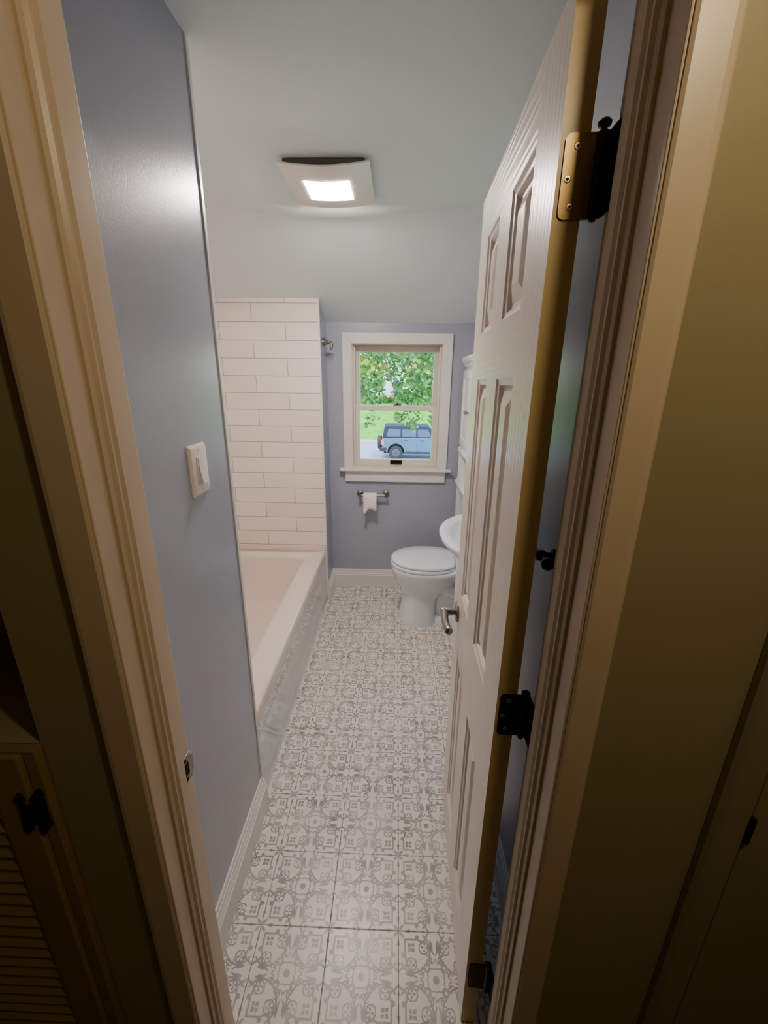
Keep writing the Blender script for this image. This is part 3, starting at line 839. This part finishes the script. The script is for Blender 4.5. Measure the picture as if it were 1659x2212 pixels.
# hall: closet casing and door (right)
cd = empty('closet_door', (.80, HF, 0))
tag(cd, 'plain closet door with moulded frame and dark hinge at the right edge', 'closet door')
def cl(mb, name, mat=None, **k): return mb.build(name, mat or M['closet'], cd, loc=(-.80, -HF, 0), **k)
fr = [(.493, 0), (.493, -.010), (.497, -.014), (.509, -.008), (.513, -.010), (.545, -.012), (.548, -.010), (.548, 0)]
cl(MB().prism([(x, HF + y) for x, y in fr], 'z', 0, 1.98), 'door_frame')
cl(MB().box(.5495, 1.10, HF - .011, HF, .012, 1.97, .002), 'door_slab')
b = MB().lathe([(0, -.026), (.004, -.025), (.0045, -.02), (.0045, .02), (.004, .025), (0, .026)], (.549, HF - .014, .893), (0, 0, 1), 14)
cl(b, 'hinge', M['black'], smooth=40)

# ================================================================ outdoors
GZ = -2.6
def veg(name, c1, c2, rough=.7, sc=1.5, transl=0):
    m, b, nt = new_mat(name)
    pos = position(nt)
    f = noise(nt, pos, sc, 4, .65)
    nt.L.new(mixc(nt, ((E(nt, f) - .3) * 2.4).clamp(), c1, c2), b.inputs['Base Color'])
    b.inputs['Roughness'].default_value = rough
    b.inputs['Specular IOR Level'].default_value = .3
    if transl:
        out = nt.N['Material Output']; tr = nt.N.new('ShaderNodeBsdfTranslucent'); mx = nt.N.new('ShaderNodeMixShader')
        nt.L.new(mixc(nt, f, c1, c2), tr.inputs[0]); mx.inputs[0].default_value = transl
        nt.L.new(b.outputs[0], mx.inputs[1]); nt.L.new(tr.outputs[0], mx.inputs[2]); nt.L.new(mx.outputs[0], out.inputs[0])
    return m
M['grass'] = veg('lawn_grass', rgb((50, 112, 18)), rgb((104, 162, 44)), .9, 1.2)
M['leaf'] = veg('maple_leaf', rgb((36, 92, 30)), rgb((100, 152, 56)), .4, 1.1, .3)
M['leaf_y'] = veg('yellow_leaf', rgb((130, 145, 30)), rgb((178, 170, 44)), .5, 2.0, .4)
M['leaf_d'] = veg('dark_green_leaf', rgb((18, 56, 28)), rgb((46, 96, 44)), .4, 1.3, .2)  # darker green, mixed at random among the maple leaves
M['leaf_far'] = veg('far_foliage', rgb((26, 66, 34)), rgb((62, 108, 52)), .7, .6, .2)
M['bark'] = paint('tree_bark', rgb((96, 84, 70)), .9, .2, .4, 20, .5)
M['road'] = paint('pale_asphalt', rgb((128, 136, 146)), .9, .2, .1, 30, .2)
M['kerb'] = paint('kerb_concrete', rgb((160, 156, 146)), .9, .2, .1, 30, .2)
M['siding'] = paint('white_siding', rgb((205, 210, 214)), .6, .3, .03, 30, 0)
M['roofing'] = paint('roof_shingle', rgb((120, 116, 116)), .9, .2, .2, 20, .3)
M['carpaint'] = paint('blue_grey_car_paint', rgb((38, 78, 102)), .3, .5, .1, 3, 0, coat=.6)
M['softtop'] = paint('car_soft_top', rgb((30, 36, 52)), .8, .2, .1, 30, .1)
M['rubber'] = paint('tyre_rubber', rgb((28, 31, 38)), .8, .3, .2, 30, .1)
M['wheel'] = paint('wheel_alloy', rgb((50, 55, 62)), .5, .5, .1, 30, 0)
M['carglass'] = paint('car_window_glass', rgb((58, 74, 96)), .08, .6, .1, 3, 0)
M['lamp_red'] = paint('tail_lamp_red', rgb((205, 60, 62)), .3, .5, .1, 30, 0)
M['flower'] = paint('red_flower', rgb((214, 110, 90)), .8, .2, .3, 4, 0)

# road and lawn
struct(MB().box(-60, 60, 12.0, 30.0, GZ - .2, GZ).build('road', M['road']))
struct(MB().box(-60, 60, 30.0, 30.25, GZ - .2, GZ + .12, .03).build('kerb', M['kerb']))
b = MB()
def lawn_z(y): return GZ + .10 + (0 if y < 31 else 2.5 * ((y - 31) / 17) ** 1.15)
ys = [30.25, 31, 33, 35, 37, 39, 41, 43, 45, 48, 52, 70]
b.rings([[(-60, y, lawn_z(min(y, 48))), (60, y, lawn_z(min(y, 48)))] for y in ys], False, False, close=False)
o = struct(b.build('lawn', M['grass'], smooth=60))
struct(MB().box(-60, 60, 3.07, 12.0, GZ - .2, GZ).build('front_yard', M['grass']))

# leaves ------------------------------------------------------------------
SH = [(0, -.55), (.28, -.42), (.62, -.30), (.42, -.02), (.80, .28), (.36, .30), (.30, .55), (0, 1.0), (-.30, .55), (-.36, .30), (-.80, .28), (-.42, -.02), (-.62, -.30), (-.28, -.42)]
def add_leaf(b, p, size, mi=0, droop=.6):
    a = random.uniform(0, 2 * PI)
    n = Vector((random.gauss(0, .6), random.gauss(-.5, .6), random.gauss(.5, .5))).normalized()
    d = Vector((math.cos(a), math.sin(a), -droop)).normalized()
    d = (d - n * d.dot(n)).normalized(); w = n.cross(d)
    f = b.bm.faces.new([b.bm.verts.new(Vector(p) + (w * x + d * y) * size * .5 + n * (abs(x) * -.12 * size)) for x, y in SH])
    f.material_index = mi
def blob(b, c, rad, n, size, mi=0, ymi=None):
    for _ in range(n):
        while True:
            q = Vector((random.uniform(-1, 1), random.uniform(-1, 1), random.uniform(-1, 1)))
            if .35 < q.length < 1: break
        add_leaf(b, (c[0] + q.x * rad[0], c[1] + q.y * rad[1], c[2] + q.z * rad[2]), size * random.uniform(.75, 1.25), ymi if (ymi is not None and random.random() < .5) else mi)
# near maple: trunk out of sight to the left, limbs reaching across the window
tree = empty('maple_tree', (-4.2, 10.8, GZ))
tag(tree, 'leafy green maple tree with low branches hanging across the upper sash', 'tree')
TL = (4.2, -10.8, -GZ)
b = MB()
b.tube([(-4.2, 10.8, GZ), (-4.15, 10.8, -.5), (-4.0, 10.7, 1.6), (-3.6, 10.5, 3.2), (-3.3, 10.5, 5.0)], [.30, .24, .2, .16, .1], 12)
o = b.build('trunk', M['bark'], tree, 60, loc=TL)
def limb(pts, r0):
    b = MB(); n = len(pts)
    b.tube(pts, [r0 * (1 - .85 * k / (n - 1)) for k in range(n)], 7)
    return b.build('branch', M['bark'], tree, 60, loc=TL)
limb([(-4.0, 10.7, 1.6), (-2.6, 10.4, 2.3), (-1.2, 10.0, 2.4), (.2, 9.8, 2.2), (1.4, 9.6, 2.1)], .07)
limb([(-3.6, 10.5, 3.2), (-2.0, 10.2, 3.2), (-.4, 10.4, 3.0), (1.2, 10.8, 2.8)], .06)
limb([(-1.2, 10.0, 2.4), (-.9, 9.7, 1.9), (-.75, 9.6, 1.3), (-.70, 9.6, .95)], .02)
limb([(-.4, 9.85, 2.3), (-.2, 9.5, 1.8), (-.02, 9.4, 1.2), (.02, 9.4, .75)], .02)
limb([(.2, 9.8, 2.2), (.35, 9.5, 1.7), (.35, 9.4, 1.1), (.30, 9.4, .62)], .02)
limb([(.8, 9.7, 2.15), (.85, 9.5, 1.7), (.86, 9.4, 1.2), (.84, 9.4, .8)], .02)
b = MB()
for _ in range(5600):
    x = random.uniform(-2.0, 2.0); y = random.uniform(8.9, 12.2)
    z = random.uniform(1.22, 3.0)
    X_, Z_ = x * 10 / y, 1.539 + (z - 1.539) * 10 / y
    if -.30 < X_ < -.05 and Z_ < 1.56 and random.random() < .86: continue
    if X_ < -.05 and Z_ < 1.36 and random.random() < .5: continue
    yl = X_ < -.2 and Z_ > 1.75 and random.random() < .35 or random.random() < .025
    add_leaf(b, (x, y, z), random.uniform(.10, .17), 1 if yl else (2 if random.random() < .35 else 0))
for cx, cy, z0, z1, n, wd in ((-.62, 9.6, .52, 1.30, 70, .14), (-.50, 9.6, .95, 1.35, 45, .14), (.02, 9.4, .66, 1.35, 80, .12), (.34, 9.4, .50, 1.35, 130, .16), (.84, 9.4, .62, 1.4, 100, .12), (.60, 9.5, 1.05, 1.35, 45, .2), (-.3, 9.5, 1.10, 1.30, 25, .2)):
    for _ in range(n):
        t = random.random()
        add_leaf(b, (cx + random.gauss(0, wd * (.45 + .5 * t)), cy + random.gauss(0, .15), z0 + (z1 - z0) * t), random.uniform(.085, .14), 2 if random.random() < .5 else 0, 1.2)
b.build('foliage', [M['leaf'], M['leaf_y'], M['leaf_d']], tree, loc=TL)
# trees and shrubs behind the lawn
def far_tree(x, y, h, w, n, label, sz=.5):
    z0 = lawn_z(min(y, 48)) - .1
    t = empty('shade_tree', (x, y, z0)); tag(t, label, 'tree', 'trees beyond the lawn')
    MB().tube([(0, 0, 0), (0, 0, h * .5)], [.25, .15], 10).build('trunk', M['bark'], t, 60)
    b = MB(); blob(b, (0, 0, h * .55), (w, w, h * .45), n, sz); b.build('crown', M['leaf_far'], t)
far_tree(-3.6, 44, 8.5, 2.5, 1100, 'dense green shade tree left of the white house beyond the lawn')
far_tree(3.2, 43, 9.5, 3.0, 1300, 'broad green shade tree right of the white house beyond the lawn')
def shrub(x, y, w, h, n, label, fl=False):
    z0 = lawn_z(min(y, 48)) - .05
    t = empty('shrub', (x, y, z0)); tag(t, label, 'shrub', 'shrubs in front of the white house')
    b = MB(); blob(b, (0, 0, h * .5), (w, w * .7, h * .55), n, .28); b.build('foliage', M['leaf_far'], t)
    if fl:
        for k in range(7):
            MB().lathe([(0, -.1), (.1, -.05), (.13, .0), (.08, .07), (0, .1)], (random.uniform(-w * .7, w * .7), -w * .7, h * random.uniform(.6, 1.05)), (0, -1, .3), 8).build('flower', M['flower'], t, 60)
shrub(-1.0, 44.6, .85, .8, 170, 'small shrub with reddish flowers below the corner of the white house', True)
shrub(.9, 44.8, 1.0, 1.1, 200, 'rounded green shrub beneath the window of the white house')
# white house
hs = empty('white_house', (0, 50, -.2)); tag(hs, 'white sided house glimpsed through the maple leaves', 'house')
b = MB(); z = 0.0
prof = []
while z < 4.6:
    prof += [(0, z), (-.05, z + .02), (0, z + .22)] if False else [(-.05, z + .01), (-.005, z + .24)]
    z += .25
poly = [(0.3, 0)] + [(-.0 + d, zz_) for d, zz_ in prof] + [(.3, z)]
b.prism(poly, 'x', -2.6, 5.5)
b.build('wall', M['siding'], hs)
MB().prism([(-.5, 4.6), (3.5, 7.6), (7.5, 4.6)], 'x', -3.0, 5.9).build('roof', M['roofing'], hs)
w = MB().box(-.55, .75, -.10, -.04, .35, 1.95, .01).build('window_frame', M['siding'], hs)
MB().box(-.45, .65, -.115, -.095, .45, 1.85).build('pane', M['carglass'], w)
MB().box(-.45, .65, -.125, -.11, 1.12, 1.18).build('glazing_bar', M['siding'], w)

# the parked off-road car, seen from its near side, tail to the left
CX, CYN = -.78, 22.8
car = empty('parked_car', (1.3, 23.7, GZ)); tag(car, 'blue grey off-road car with black top and spare wheel parked on the road', 'car')
CL = (-1.3, -23.7, -GZ)
def kl(mb, name, mat, parent=None, **k): return mb.build(name, mat, parent or car, loc=CL if parent is None else None, **k)
CW = 1.86; Y0c, Y1c = CYN, CYN + CW
g = lambda z: GZ + z
RW, FW = CX + .78, CX + 3.62; WR = .385
def arch(cx, r, n=10): return [(cx + r * math.cos(PI - PI * k / n), g(.42) + r * math.sin(PI * k / n)) for k in range(n + 1)]
poly = [(CX + .02, g(1.20)), (CX, g(.62)), (CX + .06, g(.48)), (RW - .50, g(.42))] + arch(RW, .48) + [(FW - .50, g(.36))] + arch(FW, .48) + [(CX + 4.32, g(.46)), (CX + 4.38, g(.60)), (CX + 4.36, g(1.02)), (CX + 4.25, g(1.13)), (CX + 3.15, g(1.20))]
body = kl(MB().prism(poly, 'y', Y0c + .03, Y1c - .03), 'body', M['carpaint'], bevel=.04, smooth=30)
roofp = [(CX + .03, g(1.20)), (CX + .13, g(1.74)), (CX + .20, g(1.82)), (CX + 2.50, g(1.82)), (CX + 2.62, g(1.77)), (CX + 3.15, g(1.20))]
cab = kl(MB().prism([(x, z) for x, z in roofp], 'y', Y0c + .10, Y1c - .10), 'soft_top', M['softtop'], bevel=.03, smooth=30)
for x0, x1, sl_ in ((.26, 1.02, .10), (1.12, 1.88, 0), (1.96, 2.72, -.22)):
    pts = [(CX + x0, g(1.25)), (CX + x1, g(1.25)), (CX + x1 + min(sl_, 0) , g(1.66)), (CX + x0 + max(sl_, 0), g(1.66))]
    kl(MB().prism(pts, 'y', Y0c + .085, Y0c + .11), 'side_window', M['carglass'], bevel=.01)
def wheel(x, y, name='wheel'):
    w = kl(MB().lathe([(.20, 0), (.30, -.01), (WR - .02, 0), (WR, .03), (WR, .21), (WR - .02, .24), (.2, .24)], (x, y, g(WR)), (0, 1, 0), 32), name, M['rubber'], smooth=40)
    b = MB(); b.lathe([(0, -.035), (.05, -.035), (.06, -.02), (.06, .0), (0, .0)], (x, y, g(WR)), (0, 1, 0), 16)
    b.lathe([(.20, .0), (.235, .0), (.235, .05), (.20, .05), (.20, 0)], (x, y, g(WR)), (0, 1, 0), 32)
    b.lathe([(0, -.004), (.215, -.004), (.215, .004), (0, .004)], (x, y, g(WR)), (0, 1, 0), 24)
    for k in range(6):
        t = 2 * PI * k / 6
        b.tube([(x + .05 * math.cos(t), y - .012, g(WR) + .05 * math.sin(t)), (x + .21 * math.cos(t), y - .012, g(WR) + .21 * math.sin(t))], .025, 6)
    kl(b, 'rim', M['wheel'], w, smooth=40)
for x in (RW, FW):
    wheel(x, Y0c - .01); wheel(x, Y1c - .23)
kl(MB().box(CX + .10, CX + 4.2, Y0c + .26, Y1c - .26, g(.30), g(1.0), .02), 'underbody', M['rubber'])
sp_ = kl(MB().lathe([(0, 0), (.20, 0), (.36, .02), (.38, .06), (.38, .20), (.34, .24), (0, .24)], (CX - .24, (Y0c + Y1c) / 2 - .55, g(.92)), (1, 0, 0), 32), 'spare_wheel', M['rubber'], smooth=40)
kl(MB().box(CX - .03, CX + .12, Y0c + .015, Y0c + .16, g(.80), g(1.10), .01), 'tail_lamp', M['lamp_red'])
kl(MB().box(CX - .12, CX + .30, Y0c + .01, Y1c - .01, g(.44), g(.66), .03), 'rear_bumper', M['rubber'])
for cx_ in (RW, FW):
    b = MB()
    n_ = 14; outer = [(cx_ + .55 * math.cos(PI - PI * k / n_), g(.42) + .55 * math.sin(PI * k / n_)) for k in range(n_ + 1)]
    inner = [(cx_ + .47 * math.cos(PI - PI * k / n_), g(.42) + .47 * math.sin(PI * k / n_)) for k in range(n_ + 1)]
    b.rings([[(o_[0], Y0c - .02, o_[1]), (o_[0], Y0c + .05, o_[1]), (i_[0], Y0c + .05, i_[1]), (i_[0], Y0c - .02, i_[1])] for o_, i_ in zip(outer, inner)])
    kl(b, 'wheel_flare', M['softtop'] if False else M['carpaint'])
for x in (1.25, 2.10):
    kl(MB().box(CX + x, CX + x + .20, Y0c + .005, Y0c + .035, g(1.03), g(1.07), .008), 'door_handle', M['softtop'])
for x in (1.06, 1.92, 2.84):
    kl(MB().box(CX + x, CX + x + .012, Y0c + .022, Y0c + .034, g(.50), g(1.19)), 'door_seam', M['softtop'])
kl(MB().box(CX + 1.30, CX + 3.10, Y0c + .0, Y0c + .05, g(.36), g(.46), .02), 'side_step', M['rubber'])
kl(MB().box(CX + 2.80, CX + 2.95, Y0c - .14, Y0c + .03, g(1.22), g(1.42), .03), 'wing_mirror', M['softtop'])

# ================================================================ light
def lamp(name, kind, loc, energy, color, **k):
    l = bpy.data.lights.new(name, kind); l.energy = energy; l.color = color
    for a_, v_ in k.items(): setattr(l, a_, v_)
    o = bpy.data.objects.new(name, l); COL.objects.link(o); o.location = loc
    return o
sun = lamp('sun', 'SUN', (0, 0, 20), 5.5, (1, .95, .86), angle=.02)
sun.rotation_euler = Vector((-.35, .62, -.78)).to_track_quat('-Z', 'Y').to_euler()
hall = lamp('hall_lamp', 'POINT', (.41, .0, 2.12), 9.0, (1, .79, .49), shadow_soft_size=.035)
por = lamp('window_portal', 'AREA', (-.004, 3.10, 1.36), 1, (1, 1, 1), shape='RECTANGLE', size=.60, size_y=.82)
por.rotation_euler = Vector((0, -1, 0)).to_track_quat('-Z', 'Z').to_euler()
por.data.cycles.is_portal = True

wd = bpy.data.worlds.new('sky'); SC.world = wd; wd.use_nodes = True
nt = wd.node_tree; bg = nt.nodes['Background']
sky = nt.nodes.new('ShaderNodeTexSky'); sky.sky_type = 'NISHITA'; sky.sun_disc = False
sky.sun_elevation = math.radians(50); sky.sun_rotation = math.radians(210); sky.air_density = 1.0; sky.dust_density = 1.2
nt.links.new(sky.outputs[0], bg.inputs[0]); bg.inputs[1].default_value = 1.9

# ================================================================ camera
f, pi_, ro, ya, h = 892.095, .305985, .01077425, .02714466, 1.539008
cp, sp2, cy, sy, cr, sr = math.cos(pi_), math.sin(pi_), math.cos(ya), math.sin(ya), math.cos(ro), math.sin(ro)
F = Vector((0, cp, -sp2)); U = Vector((0, sp2, cp)); R = Vector((1, 0, 0))
R, U = cr * R + sr * U, -sr * R + cr * U
Rz = Matrix(((cy, -sy, 0), (sy, cy, 0), (0, 0, 1)))
R, U, F = Rz @ R, Rz @ U, Rz @ F
cam = bpy.data.cameras.new('camera'); co = bpy.data.objects.new('camera', cam); COL.objects.link(co)
cam.sensor_fit = 'HORIZONTAL'; cam.sensor_width = 36; cam.lens = f * 36 / 1659
cam.clip_start = .01; cam.clip_end = 500
co.matrix_world = Matrix(((R.x, U.x, -F.x, 0), (R.y, U.y, -F.y, 0), (R.z, U.z, -F.z, h), (0, 0, 0, 1)))
SC.camera = co
SC.view_settings.view_transform = 'AgX'
SC.view_settings.look = 'None'
SC.view_settings.exposure = 0.12
SC.cycles.max_bounces = 10; SC.cycles.diffuse_bounces = 5; SC.cycles.glossy_bounces = 4; SC.cycles.transparent_max_bounces = 12
SC.cycles.sample_clamp_indirect = 8.0; SC.cycles.caustics_reflective = False; SC.cycles.caustics_refractive = False
SC.cycles.use_denoising = True
